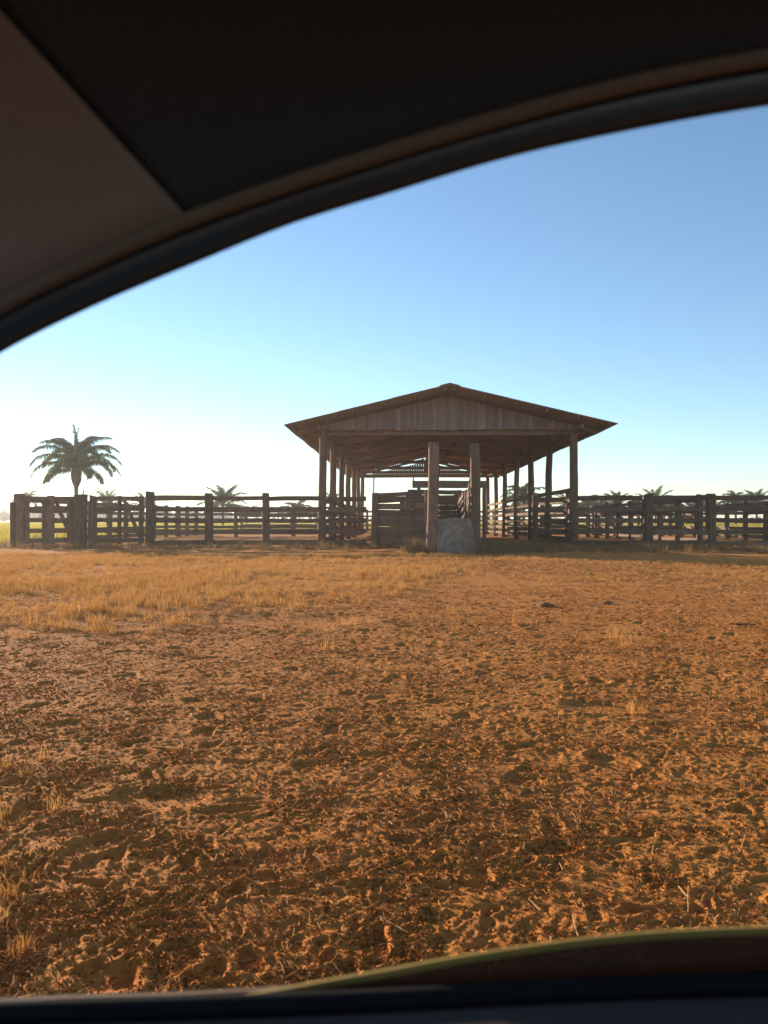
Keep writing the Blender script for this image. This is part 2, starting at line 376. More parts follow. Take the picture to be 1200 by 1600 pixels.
# ------------------------------------------------------------------ barn
BY0, BSP, NB = 33.0, 5.5, 7
BXL, BXR = -3.465, 7.33; BXC = (BXL + BXR) / 2
ROOF_Y0, ROOF_Y1 = 31.1, 66.0 + 1.2
EAVE_Z, RIDGE_Z, HALF = 5.05, 6.58, 6.63
slope = (RIDGE_Z - EAVE_Z) / HALF
barn = thing('cattle_barn', (BXC, BY0, 0), 'long open-sided timber cattle barn with low gabled roof and boarded gable end', 'barn')
def roof_z(x): return RIDGE_Z - abs(x - BXC) * slope
for i in range(NB):
    y = BY0 + BSP * i
    for s, x in ((-1, BXL), (1, BXR)):
        post('post', x, y, roof_z(x) - .26, .36 if i == 0 else .34, barn, sides=11, wob=.055 if (s > 0 and i == 1) else .035, seg=9, taper=.14)
    # tie beam, rafters, king post of each frame
    zt = 4.93
    board('tie_beam', (BXL - .5, y + .18, zt), (BXR + .5, y + .18, zt), .22, .12, barn, W_ROOF, .02, 6)
    for s in (-1, 1):
        board('rafter', (BXC + s * .02, y - .12, RIDGE_Z - .22), (BXC + s * (HALF - .25), y - .12, EAVE_Z - .17), .18, .09, barn, W_ROOF, .015, 5)
    board('king_post', (BXC, y + .03, zt + .1), (BXC, y + .03, RIDGE_Z - .3), .14, .14, barn, W_ROOF)
for s in (-1, 1):
    for k in range(6):                       # purlins run the length of the roof, in stretches between the frames
        d = .18 + k * (HALF - .36) / 5
        z = RIDGE_Z - d * slope - .085
        for i in range(-1, NB):
            ya = max(ROOF_Y0 + .08, BY0 + BSP * i); yb = min(ROOF_Y1 - .1, BY0 + BSP * (i + 1))
            board('purlin', (BXC + s * d, ya, z), (BXC + s * d, yb, z), .10, .07, barn, W_ROOF, .012, 3)
# wall plates on the posts
for x in (BXL, BXR):
    for i in range(-1, NB):
        ya = max(ROOF_Y0 + .3, BY0 + BSP * i); yb = min(ROOF_Y1 - .3, BY0 + BSP * (i + 1))
        board('wall_plate', (x, ya, roof_z(x) - .38), (x, yb, roof_z(x) - .38), .2, .13, barn, W_ROOF, .015, 4)
# corrugated sheets: three rows a side, each lapped over the one below
SW = 1.06; rows = 3; nsh = int(math.ceil((ROOF_Y1 - ROOF_Y0) / 1.0))
def sheet_mesh(L, W):
    v = []; f = []; ncor = 36
    for i in range(ncor + 1):
        y = W * i / ncor; z = .022 * math.sin(2 * math.pi * i / 6)
        for dz in (0, -.009):
            v.append((0, y, z + dz)); v.append((L, y, z + dz))
    for i in range(ncor):
        a = i * 4; b = a + 4
        f += [(a, a+1, b+1, b), (a+2, b+2, b+3, a+3), (a, b, b+2, a+2), (a+1, a+3, b+3, b+1)]
    f += [(0, 2, 3, 1), (ncor*4, ncor*4+1, ncor*4+3, ncor*4+2)]
    return mesh_from('roof_sheet', v, f, smooth=False)
sl = math.hypot(HALF, RIDGE_Z - EAVE_Z); SL = sl / rows + .16
sheetm = sheet_mesh(SL, SW); sheetm.materials.append(M_SHEET)
ang = math.atan(slope)
for s in (-1, 1):
    for r_ in range(rows):
        d0 = r_ * sl / rows - (.0 if r_ == 0 else .02)
        for k in range(nsh):
            y = ROOF_Y0 + (ROOF_Y1 - ROOF_Y0 - SW) * k / (nsh - 1)
            x = BXC + s * (d0 * math.cos(ang)); z = RIDGE_Z + .02 - d0 * math.sin(ang) + (rows - 1 - r_) * .025 + random.uniform(-.004, .006)
            # local +X runs down the slope
            rot = (0, ang + .006, 0) if s > 0 else (0, ang + .006, math.pi)
            o = link('roof_sheet', sheetm, None, barn)
            o.location = (x - BXC, (y if s > 0 else y + SW) - BY0 + random.uniform(-.025, .025), z - .012 * math.sin(k * .57) ** 2 * r_); o.rotation_euler = (rot[0], rot[1] + random.uniform(-.0012, .0012), rot[2] + random.uniform(-.003, .003))
rc = []
v = []; f = []
for i, yy in enumerate((ROOF_Y0 - .03, ROOF_Y1 + .03)):
    for (dx, dz) in ((-.42, -.075), (-.2, -.015), (0, .035), (.2, -.015), (.42, -.075), (.42, -.095), (0, .01), (-.42, -.095)):
        v.append((dx, yy - BY0, RIDGE_Z + .085 + dz))
f = [(k, (k+1) % 8, 8 + (k+1) % 8, 8 + k) for k in range(8)] + [tuple(range(8)), tuple(range(15, 7, -1))]
link('ridge_cap', mesh_from('ridge_cap', v, f), M_SHEET, barn)
# gable boards: the near gable closed, the far one with slits of sky between its boards
def gable(y, x0, x1, wmin, wmax, gap, zb, mat, top_drop, jit=.02):
    x = x0
    while x < x1 - .05:
        w = min(random.uniform(wmin, wmax), x1 - x); xc = x + w / 2
        zt = roof_z(xc) - top_drop
        if zt - zb > .08:
            v = []; t = random.uniform(.020, .028); j = random.uniform(-.006, .006); zz = zb + random.uniform(-jit, jit)
            hl, hr = roof_z(x) - top_drop, roof_z(x + w) - top_drop
            for yy in (-t / 2 + j, t / 2 + j):
                v += [(-w/2 + gap, yy, 0), (w/2 - gap, yy, 0), (w/2 - gap, yy, hr - zz), (-w/2 + gap, yy, hl - zz)]
            f = [(0, 1, 2, 3), (7, 6, 5, 4), (0, 4, 5, 1), (1, 5, 6, 2), (2, 6, 7, 3), (3, 7, 4, 0)]
            o = link('gable_board', mesh_from('gable_board', v, f), mat, barn, (xc - BXC, y - BY0, zz))
            o.rotation_euler = (random.uniform(-.006, .006), random.uniform(-.004, .004), 0)
        x += w
gable(BY0 - .22, X_at(511, BY0), X_at(893, BY0), .12, .17, .003, 4.985, W_GABLE, .17, .028)
gable(BY0 + BSP * 6 - .25, BXL + .15, BXR - .15, .17, .23, .018, 5.0, W_POST, .42, .03)
board('gable_rail', (BXL - .1, BY0 - .165, 5.12), (BXR + .1, BY0 - .165, 5.12), .1, .06, barn, W_ROOF)
board('gable_rail', (BXL + .1, BY0 + BSP * 6 - .3, 5.30), (BXR - .1, BY0 + BSP * 6 - .3, 5.30), .16, .05, barn, W_ROOF)
board('gable_rail', (BXL + .1, BY0 + BSP * 6 - .3, 5.02), (BXR - .1, BY0 + BSP * 6 - .3, 5.02), .16, .05, barn, W_ROOF)

# ------------------------------------------------------------------ corral fences and gates
FY = 32.0
fence('front corral fence of five heavy rails between the rail gates and the barn', [(X_at(231, 31.2), 31.2), (X_at(502, FY + .8), FY + .8)], 2.42, pw=.33, ends=(True, False))
fence('front corral fence of five heavy rails right of the barn', [(X_at(1010, FY), FY), (X_at(1010, FY) + 5 * 2.55, FY - .3)], 2.55, pw=.33)
fence('short stretch of rails joining the barn corner post to the right fence', [(X_at(894, FY + .6), FY + .6), (X_at(1010, FY) - .17, FY)], 2.6, ends=(False, False))
fence('low-posted rail fence just inside the barn front, right of the chute', [(X_at(835, 35.5), 35.5), (X_at(882, 35.5) + .0, 35.0)], 1.4, h=2.3, pw=.24)
fence('rails between the left barn corner post and the boarded pen', [(X_at(509, FY + .8), FY + .8), (X_at(575, FY + .8), FY + .8)], 1.9, ends=(False, False), h=2.3)
# boarded pen left of the loading chute
t = thing('boarded_pen', (X_at(586, 31.6), 31.6, 0), 'pen wall of wide close boards left of the loading chute', 'fence', 'corral fences')
post('post', X_at(585.5, 31.6), 31.6, 2.24, .27, t); post('post', X_at(628, 31.8), 31.9, 2.1, .2, t)
for k, z in enumerate((.30, .53, .76, .99, 1.22, 1.46, 1.70, 1.95)):
    a = at(583, 800, 31.75); b = at(668, 800, 30.4); j = lambda: random.uniform(-.02, .02)
    o_ = .05 * (k % 2); board('board', (a[0], a[1] + o_, z + j()), (b[0], b[1] + o_, z + j()), .24, .04, t, wob=.02)
a = at(583, 774.5, 31.7); b = at(668, 769, 31.0); board('top_rail', a, b, .17, .07, t)
# gates on the left
def gate(label, xa, xb, y, flip):
    t = thing('corral_gate', (xa, y, 0), label, 'gate', 'rail gates at the left of the corral')
    for z in (.30, .70, 1.14, 1.60, 2.02):
        board('rail', (xa, y, z), (xb, y + .03, z + random.uniform(-.02, .02)), .185, .05, t)
    for x, w in ((xa + .1, .18), (xa + (xb - xa) * .53, .30 if flip else .16), (xb - .1, .18)):
        board('stile', (x, y - .055, .16), (x, y - .055, 2.12), w, .05, t)
    board('brace', (xa + (xb - xa) * .60, y + .06, 1.95), (xb - .2, y + .06, .45), .15, .045, t)
    return t
gate('five-rail timber gate with wide middle stile, nearest the left edge of the view', X_at(33, 31.2), X_at(112, 31.2), 31.2, True)
gate('five-rail timber gate right of the twin gate posts, in front of a far palm', X_at(141, 31.4), X_at(222, 31.4), 31.4, False)
def lone_post(label, px, Y, h, w, grp='heavy gate posts', sides=None):
    t = tag(link('gate_post', post_mesh(h, w, w, random.random(), 6, .015), W_POST, None, (X_at(px, Y), Y, 0)), label, 'post', grp)
    return t
lone_post('gate post at the far left end of the corral front', 25, 31.2, 2.2, .32)
lone_post('shorter post leaning beside the leftmost gate post', 15, 31.6, 1.85, .26)
lone_post('thick gate post standing between the two rail gates', 121, 31.0, 2.17, .48)
lone_post('slim gate post with a slit of light beside the thick gate post', 138, 31.2, 2.12, .16)
# pens behind
fence('side fence running back from the leftmost gate post', [(-17, 33.5), (-17, 63)], 2.75)
fence('side fence in full sun at the far right, running back from the corral front', [(20.3, 33.0), (20.3, 82)], 2.6)
fence('cross fence behind the left front pen', [(-16.7, 57), (-3.8, 57)], 2.2)
fence('cross fence behind the right front pen', [(7.7, 56), (20.0, 56)], 2.4)
fence('inner fence dividing the right pens', [(13.4, 35), (13.4, 55.8)], 2.6)
fence('farthest cross fence closing the corral behind the barn', [(-16.8, 80), (20.0, 80)], 2.6)
fence('fence between the left row of barn posts', [(BXL, BY0 + .1), (BXL, BY0 + BSP * 6)], BSP, ends=(False, False), rails=[.25, .66, 1.08, 1.52, 2.0], skip_posts=range(0, 9))
fence('fence between the right row of barn posts', [(BXR, BY0 + .1), (BXR, BY0 + BSP * 6)], BSP, ends=(False, False), rails=[.25, .66, 1.08, 1.52, 2.0, 2.45], skip_posts=range(0, 9))
fence('close-boarded wall on the left of the cattle race under the barn', [(.25, 33.4), (.25, 58)], 2.3, rails=[.2, .47, .74, 1.01, 1.28, 1.55, 1.82, 2.08], rw=.24, rail_t=.045, pw=.2)
fence('close-boarded wall on the right of the cattle race under the barn', [(2.9, 34.5), (2.9, 58)], 2.3, rails=[.2, .5, .8, 1.1, 1.4, 1.7, 2.0, 2.3], rw=.22, rail_t=.045, pw=.2, h=2.5)
fence('tall boarded gate closing the race behind the chute', [(.35, 37.5), (2.8, 37.5)], 1.25, rails=[.25, .5, .75, 1.0, 1.25, 1.5, 1.75, 2.0, 2.25, 2.5], rw=.235, h=2.6, pw=.2)
t = thing('race_headboard', (.4, 34.2, 0), 'thick plank carried high across the race behind the chute posts', 'beam')
board('plank', (X_at(644, 34.2), 34.2, Z_at(757, 34.2)), (X_at(762, 34.2), 34.2, Z_at(757, 34.2)), .33, .07, t, seg=5)
post('upright', X_at(655, 34.3), 34.35, 2.75, .16, t); post('upright', X_at(756, 34.3), 34.35, 2.75, .16, t)
post('peg', X_at(646, 34.2), 34.2, Z_at(747, 34.2), .06, t, z0=Z_at(752, 34.2))
o = link('thin_pole', post_mesh(6.0, .14, .14, 3, 6, .02, .1, 8), W_POST, None, (X_at(584, 72), 72, 0))
tag(o, 'thin bare pole standing behind the barn, seen under its far gable', 'pole')

# ------------------------------------------------------------------ loading chute
CY = 26.2; CXL, CXR = X_at(675.5, CY), X_at(743, CY)
chute = thing('loading_chute', ((CXL + CXR) / 2, CY, 0), 'cattle loading chute with two tall thick posts and a plastered ramp end', 'loading chute')
post('post', CXL, CY, Z_at(692, CY), .37, chute, wob=.02, seg=8, sides=12, taper=.1)
post('post', CXR, CY, Z_at(695, CY), .36, chute, wob=.03, seg=8, sides=12, taper=.02)
post('post', CXL - .02, CY + 3.6, 2.3, .24, chute); post('post', CXR + .04, CY + 3.6, 2.3, .24, chute)
post('post', CXL - .02, CY + 6.6, 2.2, .24, chute); post('post', CXR + .04, CY + 6.6, 2.2, .24, chute)
# masonry ramp: lumpy plastered wedge
RT = Z_at(809, CY); xa, xb = CXL + .16, CXR - .02; LR = 6.2; v = []; f = []
nx, nz, ny = 14, 12, 8
rr = random.Random(5)
def lump(x, y, z): return (.025 * math.sin(7*x + 3*z) + .018 * math.sin(13*z + 5*x) + rr.uniform(-.012, .012))
ring = []
for j in range(nz + 1):                     # front face
    for i in range(nx + 1):
        s, q = i / nx, j / nz; x = xa + (xb - xa) * s; ztop = RT - .05 * abs(2*s - 1)**3 + rr.uniform(-.015, .015)
        bow = .05 * (1 - q) ; edge_ = .03 * (abs(2*s - 1) ** 6)
        v.append((x + (2*s - 1) * bow * .6 + .01 * math.sin(9*q), CY - .12 - bow + edge_ + lump(x, 0, q * RT) + .05 * q**6, -.2 + (ztop + .2) * q))
for j in range(nz):
    for i in range(nx):
        a = j * (nx + 1) + i; f.append((a, a + 1, a + nx + 2, a + nx + 1))
base = len(v)                               # top of the ramp going down and back
for k in range(1, ny + 1):
    y = CY + LR * k / ny; z = RT * (1 - k / ny) - .06
    for i in range(nx + 1): v.append((xa + (xb - xa) * i / nx, y, z + rr.uniform(-.012, .012)))
prev = nz * (nx + 1)
for k in range(ny):
    cur = base + k * (nx + 1)
    for i in range(nx): f.append((prev + i, prev + i + 1, cur + i + 1, cur + i))
    prev = cur
for side in (0, nx):                        # flanks
    b0 = len(v); v.append((xa if side == 0 else xb, CY + LR, -.3))
    fl = [j * (nx + 1) + side for j in range(nz + 1)] + [base + k * (nx + 1) + side for k in range(ny)] + [b0]
    f.append(tuple(fl) if side == nx else tuple(reversed(fl)))
ro = link('ramp', mesh_from('ramp', [(p[0] - chute.location[0], p[1] - CY, p[2]) for p in v], f, smooth=False), M_PLASTER, chute)
rampslope = RT / LR
for s, x in ((-1, CXL + .16), (1, CXR - .12)):
    for k in range(6):
        zn = RT + .20 + k * .285; j = random.uniform(-.03, .03)
        drop = (1.35 + .05 * k) / 3.7
        ya, yb = CY + (.05 if s > 0 else .1), CY + 3.7
        board('side_board', (x, ya, zn + j), (x, yb, zn - drop * (yb - ya) + j), .19, .045, chute, wob=.02)
    for k in range(5):
        z = .9 + k * .29
        board('side_board', (x, CY + 3.6, z + .1), (x, CY + 6.7, z - .45 + .06 * k), .18, .045, chute, wob=.02)

# ------------------------------------------------------------------ palms
def frond_mesh(L, th0, bend, nl, ll, lw, seed, side_lift=.15):
    """one feather leaf in the XZ plane: arching rachis, paired hanging leaflets"""
    r = random.Random(seed); v = []; f = []
    n = 14; P = []; p = V3((0, 0, 0)); 
    for i in range(n + 1):
        s = i / n; th = th0 - bend * s ** 1.35
        P.append((p.copy(), th)); p = p + V3((math.cos(th), 0, math.sin(th))) * (L / n)
    for i in range(n + 1):
        q, th = P[i]; w = .035 * L / 3.2 * (1 - .85 * i / n) + .006; nrm = V3((-math.sin(th), 0, math.cos(th)))
        v += [tuple(q + V3((0, w, 0))), tuple(q + nrm * w * 1.2), tuple(q - V3((0, w, 0))), tuple(q - nrm * w)]
    for i in range(n):
        for k in range(4): a = i * 4; f.append((a + k, a + (k+1) % 4, a + 4 + (k+1) % 4, a + 4 + k))
    for i in range(nl):
        s = .16 + .84 * (i + r.random() * .6) / nl; u = min(s, .999) * n; k = int(u); fr_ = u - k
        q = P[k][0] * (1 - fr_) + P[k+1][0] * fr_; th = P[k][1] * (1 - fr_) + P[k+1][1] * fr_
        tan = V3((math.cos(th), 0, math.sin(th))); nrm = V3((-math.sin(th), 0, math.cos(th)))
        for sd in (-1, 1):
            ln = ll * (math.sin(math.pi * min(1, .18 + .78 * s)) ** .6) * r.uniform(.8, 1.1)
            d = tan * r.uniform(.35, .6) + V3((0, sd, 0)) * .8 + nrm * (side_lift + r.uniform(-.25, .35)); d = d / np.linalg.norm(d)
            a = q; b = q + d * ln * .45 + V3((0, 0, -.05 * ln)); 
            d2 = d * .45 + V3((0, 0, -1)) * r.uniform(.35, .8); d2 = d2 / np.linalg.norm(d2); c = b + d2 * ln * .58
            wv = np.cross(d, nrm); wv = wv / (np.linalg.norm(wv) + 1e-6) * lw; wv2 = wv * r.uniform(.6, .9)
            m0 = len(v)
            v += [tuple(a - wv * .5), tuple(a + wv * .5), tuple(b + wv2), tuple(b - wv2), tuple(c)]
            f += [(m0, m0 + 1, m0 + 2, m0 + 3), (m0 + 3, m0 + 2, m0 + 4)]
    return v, f
def trunk_mesh(h, r0, r1, seed, lean=0.0, boss=None, seg=14):
    r = random.Random(seed); v = []; f = []; n = 10
    for i in range(seg + 1):
        s = i / seg; z = -.3 + (h + .3) * s; rad = r0 + (r1 - r0) * s + (.012 if i % 2 else -.008)
        if boss and s > boss[0]: rad = r1 + (boss[1] - r1) * math.sin(math.pi * min(1, (s - boss[0]) / (1 - boss[0]) * .86 + .02))
        for k in range(n):
            a = 2 * math.pi * k / n; v.append((rad * math.cos(a) * r.uniform(.93, 1.07) + lean * s * s, rad * math.sin(a) * r.uniform(.93, 1.07), z))
    for i in range(seg):
        for k in range(n): f.append((i*n + k, i*n + (k+1) % n, (i+1)*n + (k+1) % n, (i+1)*n + k))
    f.append(tuple(range(seg*n, seg*n + n)))
    return mesh_from('trunk', v, f, smooth=True)
# the tall palm on the left: every frond a part of its crown
PY = 60.0; px0 = X_at(114, PY); zc = Z_at(729, PY)
palm = thing('palm_tree', (px0, PY, 0), 'tall feather palm with drooping fronds rising behind the left fence', 'palm tree', 'palm trees')
link('trunk', trunk_mesh(zc, .17, .13, 2, boss=None), M_BARK, palm)
crown = link('crown', trunk_mesh(1.9, .14, .13, 4, boss=(.18, .42), seg=10), M_BARK, palm, (0, 0, zc - 1.75))
kinds = [(1.58, .30, 3.6), (1.36, 1.75, 4.4), (1.18, 2.15, 4.6), (.95, 2.2, 4.5), (.62, 2.0, 4.2), (.22, 1.6, 3.2)]
fm = []
for i, (th, be, L) in enumerate(kinds):
    two = []
    for q in range(2):
        v, f = frond_mesh(L * (.95 if q == 0 else .88), th, be * (1 if q == 0 else 1.12), 112, .85, .042, 40 + i * 2 + q)
        mm = mesh_from('frond', v, f); mm.materials.append(M_FROND); two.append(mm)
    fm.append(two)
plan = [(0, 180), (0, 30), (1, 320), (1, 215), (1, 0), (1, 175), (1, 100), (1, 260), (2, 10), (2, 150), (2, 190), (2, 330), (2, 60), (2, 285), (3, 5), (3, 172), (3, 215), (3, 310),
        (3, 120), (3, 50), (4, 20), (4, 160), (4, 200), (4, 345), (4, 270), (4, 90), (5, 185), (5, 350)]
for i, (k, a) in enumerate(plan):
    link('frond', fm[k][i % 2], None, crown, (0, 0, 1.72 - .06 * k), (random.uniform(-.08, .08), random.uniform(-.1, .1), R(a + random.uniform(-10, 10))))
sm = link('offshoot', trunk_mesh(3.6, .07, .05, 9), M_BARK, palm, (.47, .2, 0))
# the smaller palms along the horizon: a trunk and a crown
def far_crown(seed, stiff):
    r = random.Random(seed); V, F = [], []
    nf = r.randint(20, 25)
    for i in range(nf):
        lev = i / nf; th = 1.5 - 1.35 * lev + r.uniform(-.12, .12); be = (1.0 if stiff else 1.6) + .5 * r.random(); L = r.uniform(2.3, 2.9)
        v, f = frond_mesh(L, th, be, 34, .62, .06, seed * 100 + i)
        a = i * 2.39996 + r.uniform(-.2, .2); c, s = math.cos(a), math.sin(a); b = len(V)
        V += [(p[0]*c - p[1]*s, p[0]*s + p[1]*c, p[2]) for p in v]; F += [tuple(b + q for q in ff_) for ff_ in f]
    m_ = mesh_from('crown', V, F); m_.materials.append(M_FROND); return m_
crowns = [far_crown(1, True), far_crown(2, False), far_crown(3, True), far_crown(4, False)]
far_palms = [  # px, py of the crown top, crown width px, Y, label
    (347, 753, 54, 92, 'bushy palm with broad crown between two posts of the left front fence'),
    (385, 783, 34, 120, 'small low palm crown just right of the bushy palm'),
    (163, 764, 42, 115, 'small palm above the gate right of the tall palm'),
    (37, 762, 36, 125, 'small palm above the leftmost gate post'),
    (70, 781, 30, 150, 'low palm crown showing between the leftmost gate rails'),
    (128, 772, 40, 140, 'low palm crown half hidden by the thick gate post'),
    (222, 770, 34, 140, 'palm crown barely showing over the left end post of the front fence'),
    (462, 772, 46, 110, 'flat spreading palm crown above the top rail left of the barn'),
    (519, 768, 30, 120, 'palm seen between the first and second left barn posts'),
    (818, 744, 58, 84, 'tall palm seen between the right barn posts'),
    (886, 768, 36, 120, 'palm crown behind the right corner post of the barn'),
    (916, 767, 40, 112, 'first palm to the right of the barn corner post'),
    (961, 765, 40, 118, 'slim palm midway between the barn and the next fence post'),
    (993, 770, 34, 135, 'small palm left of the first right fence post'),
    (1021, 763, 48, 112, 'palm spreading behind the first right fence post'),
    (1071, 768, 58, 116, 'wide low palm midway between two right fence posts'),
    (940, 774, 32, 132, 'low palm crown between the first and second palms right of the barn'),
    (1046, 772, 32, 130, 'little palm crown left of the wide low palm'),
    (1101, 774, 30, 138, 'little palm crown behind the second right fence post'),
    (1144, 759, 46, 108, 'palm standing clear above the top rail near the right edge'),
    (1176, 763, 38, 118, 'last palm at the right edge of the view'),
]
for i, (px, py, w, Y, lab) in enumerate(far_palms):
    Wm = w * 1.22 / FPX * Y; s = Wm / 3.9; top = Z_at(py - 4, Y); zc = max(.9, top - 2.45 * s)
    t = thing('palm_tree', (X_at(px, Y), Y, -.05), lab, 'palm tree', 'palm trees')
    link('trunk', trunk_mesh(zc + .1, .17, .13, 60 + i, seg=8), M_BARK, t)
    link('crown', crowns[i % 4], None, t, (0, 0, zc), (0, 0, i * 1.7), (s, s, s))

# ------------------------------------------------------------------ scattered plants (uncountable: one object each)
def blades(n, h0, h1, spread, lean, w, seed, curve=.5):
    r = random.Random(seed); v = []; f = []
    for i in range(n):
        a = r.uniform(0, 6.283); rad = spread * math.sqrt(r.random()); x, y = rad * math.cos(a), rad * math.sin(a)
        h = r.uniform(h0, h1); b = r.uniform(0, 6.283); l = lean * r.random(); dx, dy = math.cos(b) * l, math.sin(b) * l
        fa = r.uniform(0, 3.14); wx, wy = math.cos(fa) * w / 2, math.sin(fa) * w / 2
        k = len(v); m1 = .55
        v += [(x - wx, y - wy, -.02), (x + wx, y + wy, -.02), (x + dx*h*m1*.6 + wx*.8, y + dy*h*m1*.6 + wy*.8, h*m1), (x + dx*h*m1*.6 - wx*.8, y + dy*h*m1*.6 - wy*.8, h*m1),
              (x + dx*h*(1 + curve*.5), y + dy*h*(1 + curve*.5), h*(1 - curve * .25 * l))]
        f += [(k, k+1, k+2, k+3), (k+3, k+2, k+4)]
    return mesh_from('clump', v, f)
def coll(name, meshes, mat):
    c = bpy.data.collections.new(name)
    for i, m_ in enumerate(meshes):
        m_.materials.append(mat); o = bpy.data.objects.new(f'{name}_{i:02d}', m_); c.objects.link(o)
    return c
def scatter(name, pts, rz, scl, c, nvar, label, cat, tilt=None, kind='stuff'):
    m_ = bpy.data.meshes.new(name); n = len(pts)
    m_.vertices.add(n); m_.vertices.foreach_set('co', np.asarray(pts, np.float32).ravel())
    rot = np.zeros((n, 3), np.float32); rot[:, 2] = rz
    if tilt is not None: rot[:, 0] = tilt[0]; rot[:, 1] = tilt[1]
    a = m_.attributes.new('rot', 'FLOAT_VECTOR', 'POINT'); a.data.foreach_set('vector', rot.ravel())
    a = m_.attributes.new('scl', 'FLOAT', 'POINT'); a.data.foreach_set('value', np.asarray(scl, np.float32))
    a = m_.attributes.new('pick', 'INT', 'POINT'); a.data.foreach_set('value', rng.integers(0, nvar, n).astype(np.int32))
    ng = bpy.data.node_groups.new(name, 'GeometryNodeTree')
    ng.interface.new_socket('Geometry', in_out='INPUT', socket_type='NodeSocketGeometry')
    ng.interface.new_socket('Geometry', in_out='OUTPUT', socket_type='NodeSocketGeometry')
    gi = ng.nodes.new('NodeGroupInput'); go = ng.nodes.new('NodeGroupOutput')
    ip = ng.nodes.new('GeometryNodeInstanceOnPoints'); ci = ng.nodes.new('GeometryNodeCollectionInfo')
    ci.inputs['Collection'].default_value = c; ci.inputs['Separate Children'].default_value = True; ci.inputs['Reset Children'].default_value = True
    def attr(nm, ty):
        a_ = ng.nodes.new('GeometryNodeInputNamedAttribute'); a_.data_type = ty; a_.inputs['Name'].default_value = nm
        return next(s for s in a_.outputs if s.enabled and s.name == 'Attribute')
    er = ng.nodes.new('FunctionNodeEulerToRotation')
    L_ = ng.links
    L_.new(gi.outputs[0], ip.inputs['Points']); L_.new(ci.outputs[0], ip.inputs['Instance']); ip.inputs['Pick Instance'].default_value = True
    L_.new(attr('pick', 'INT'), ip.inputs['Instance Index']); L_.new(attr('rot', 'FLOAT_VECTOR'), er.inputs[0]); L_.new(er.outputs[0], ip.inputs['Rotation'])
    L_.new(attr('scl', 'FLOAT'), ip.inputs['Scale']); L_.new(ip.outputs[0], go.inputs[0])
    o = link(name, m_, None)
    md = o.modifiers.new('scatter', 'NODES'); md.node_group = ng
    return tag(o, label, cat, kind=kind)
def sample(n, x0, x1, y0, y1):
    """even scatter over a rectangle"""
    return rng.uniform(x0, x1, n), rng.uniform(y0, y1, n)
straw_c = coll('dry_grass_clump', [blades(26, .05, .17, .11, .7, .006, i) for i in range(5)] + [blades(30, .07, .24, .09, .6, .006, 20 + i) for i in range(3)], M_STRAW)
# dry grass between the soil and the fence
x, y = sample(170000, -32, 30, 5, 31.5)
g = grass_amount(x, y); keep = (rng.random(len(x)) < g * (.45 + .55 * sstep(-.35, .35, .6 * vn(x / .9, y / .9, 21) + .5 * vn(x / .33, y / .33, 23)))) & (np.abs(x) < .75 * y + 3)
far_edge = np.interp(x, [-30, 0, 2.5, 9, 30], [24.5, 25.0, 24.0, 20.5, 18]) + .7 * vn(x / 1.1, y / 1.1, 24)
keep &= (y < far_edge) | (rng.random(len(x)) < .07)
right = sstep(.5, 2.5, x)
x, y = x[keep], y[keep]; right = right[keep]
s = (.34 + .36 * rng.random(len(x))) * (1 - .3 * right) * (.8 + .4 * sstep(-.2, .7, vn(x / 1.7, y / 1.7, 22)))
scatter('dry_grass', np.stack([x, y, ground_z(x, y) - .01], 1), rng.uniform(0, 6.28, len(x)), s, straw_c, 8,
        'dry golden grass stubble between the trampled soil and the corral', 'grass')
# stray tufts on the soil
tx, ty = [], []
for (px, py, n, sp_) in ((990, 1000, 12, .18), (960, 985, 4, .3), (1130, 1060, 3, .5), (8, 1205, 4, .05), (0, 1300, 5, .07), (12, 1370, 5, .07),
                         (-30, 1395, 4, .08), (-60, 1250, 12, .2), (0, 1480, 3, .06), (740, 960, 6, .5), (860, 960, 6, .4), (1000, 1090, 5, .6), (480, 1010, 4, .6)):
    Y = EYE * FPX / (py - VY); X = X_at(px, Y)
    tx += list(X + rng.normal(0, sp_, n)); ty += list(Y + rng.normal(0, sp_ * 1.3, n))
tx, ty = np.array(tx), np.array(ty)
scatter('grass_tufts', np.stack([tx, ty, ground_z(tx, ty) - .008], 1), rng.uniform(0, 6.28, len(tx)), np.where(ty < 4.2, .34, .62) * rng.uniform(.7, 1.2, len(tx)), straw_c, 8,
        'stray tufts of dry grass on the trampled soil', 'grass')
# broken straw lying on the soil
def straw(L, seed):
    r = random.Random(seed); v = []; f = []; n = 5; p = V3((-L/2, 0, .004)); a = 0; e = r.uniform(-.1, .25)
    for i in range(n + 1):
        w = .0016; v += [tuple(p + V3((0, w, 0))), tuple(p + V3((0, 0, w*1.6))), tuple(p + V3((0, -w, 0)))]
        a += r.uniform(-.18, .18); e += r.uniform(-.25, .12); p = p + V3((math.cos(a) * math.cos(e), math.sin(a), math.sin(e) * .7)) * L / n
    for i in range(n):
        for k in range(3): f.append((i*3 + k, i*3 + (k+1) % 3, i*3 + 3 + (k+1) % 3, i*3 + 3 + k))
    return mesh_from('straw', v, f)
lit_c = coll('straw_piece', [straw(.04 + .016 * i, 70 + i) for i in range(7)], M_STRAW)
x, y = sample(15000, -8, 8, 1.5, 14); k = (np.abs(x) < .7 * y + .6) & (rng.random(len(x)) < .16 + .84 * sstep(.1, .8, vn(x / .9, y / .9, 25)) * .6 + .5 * sstep(-.7, -1.6, x / np.maximum(y, .1) * 2)); x, y = x[k], y[k]
x2, y2 = sample(60000, -2, 16, 10, 23); k = (x2 < .7 * y2) & (rng.random(len(x2)) < .75 * grass_amount(x2, y2) * sstep(-1, 1.5, x2)) & (y2 < np.interp(x2, [0, 9, 16], [23, 20, 18]))
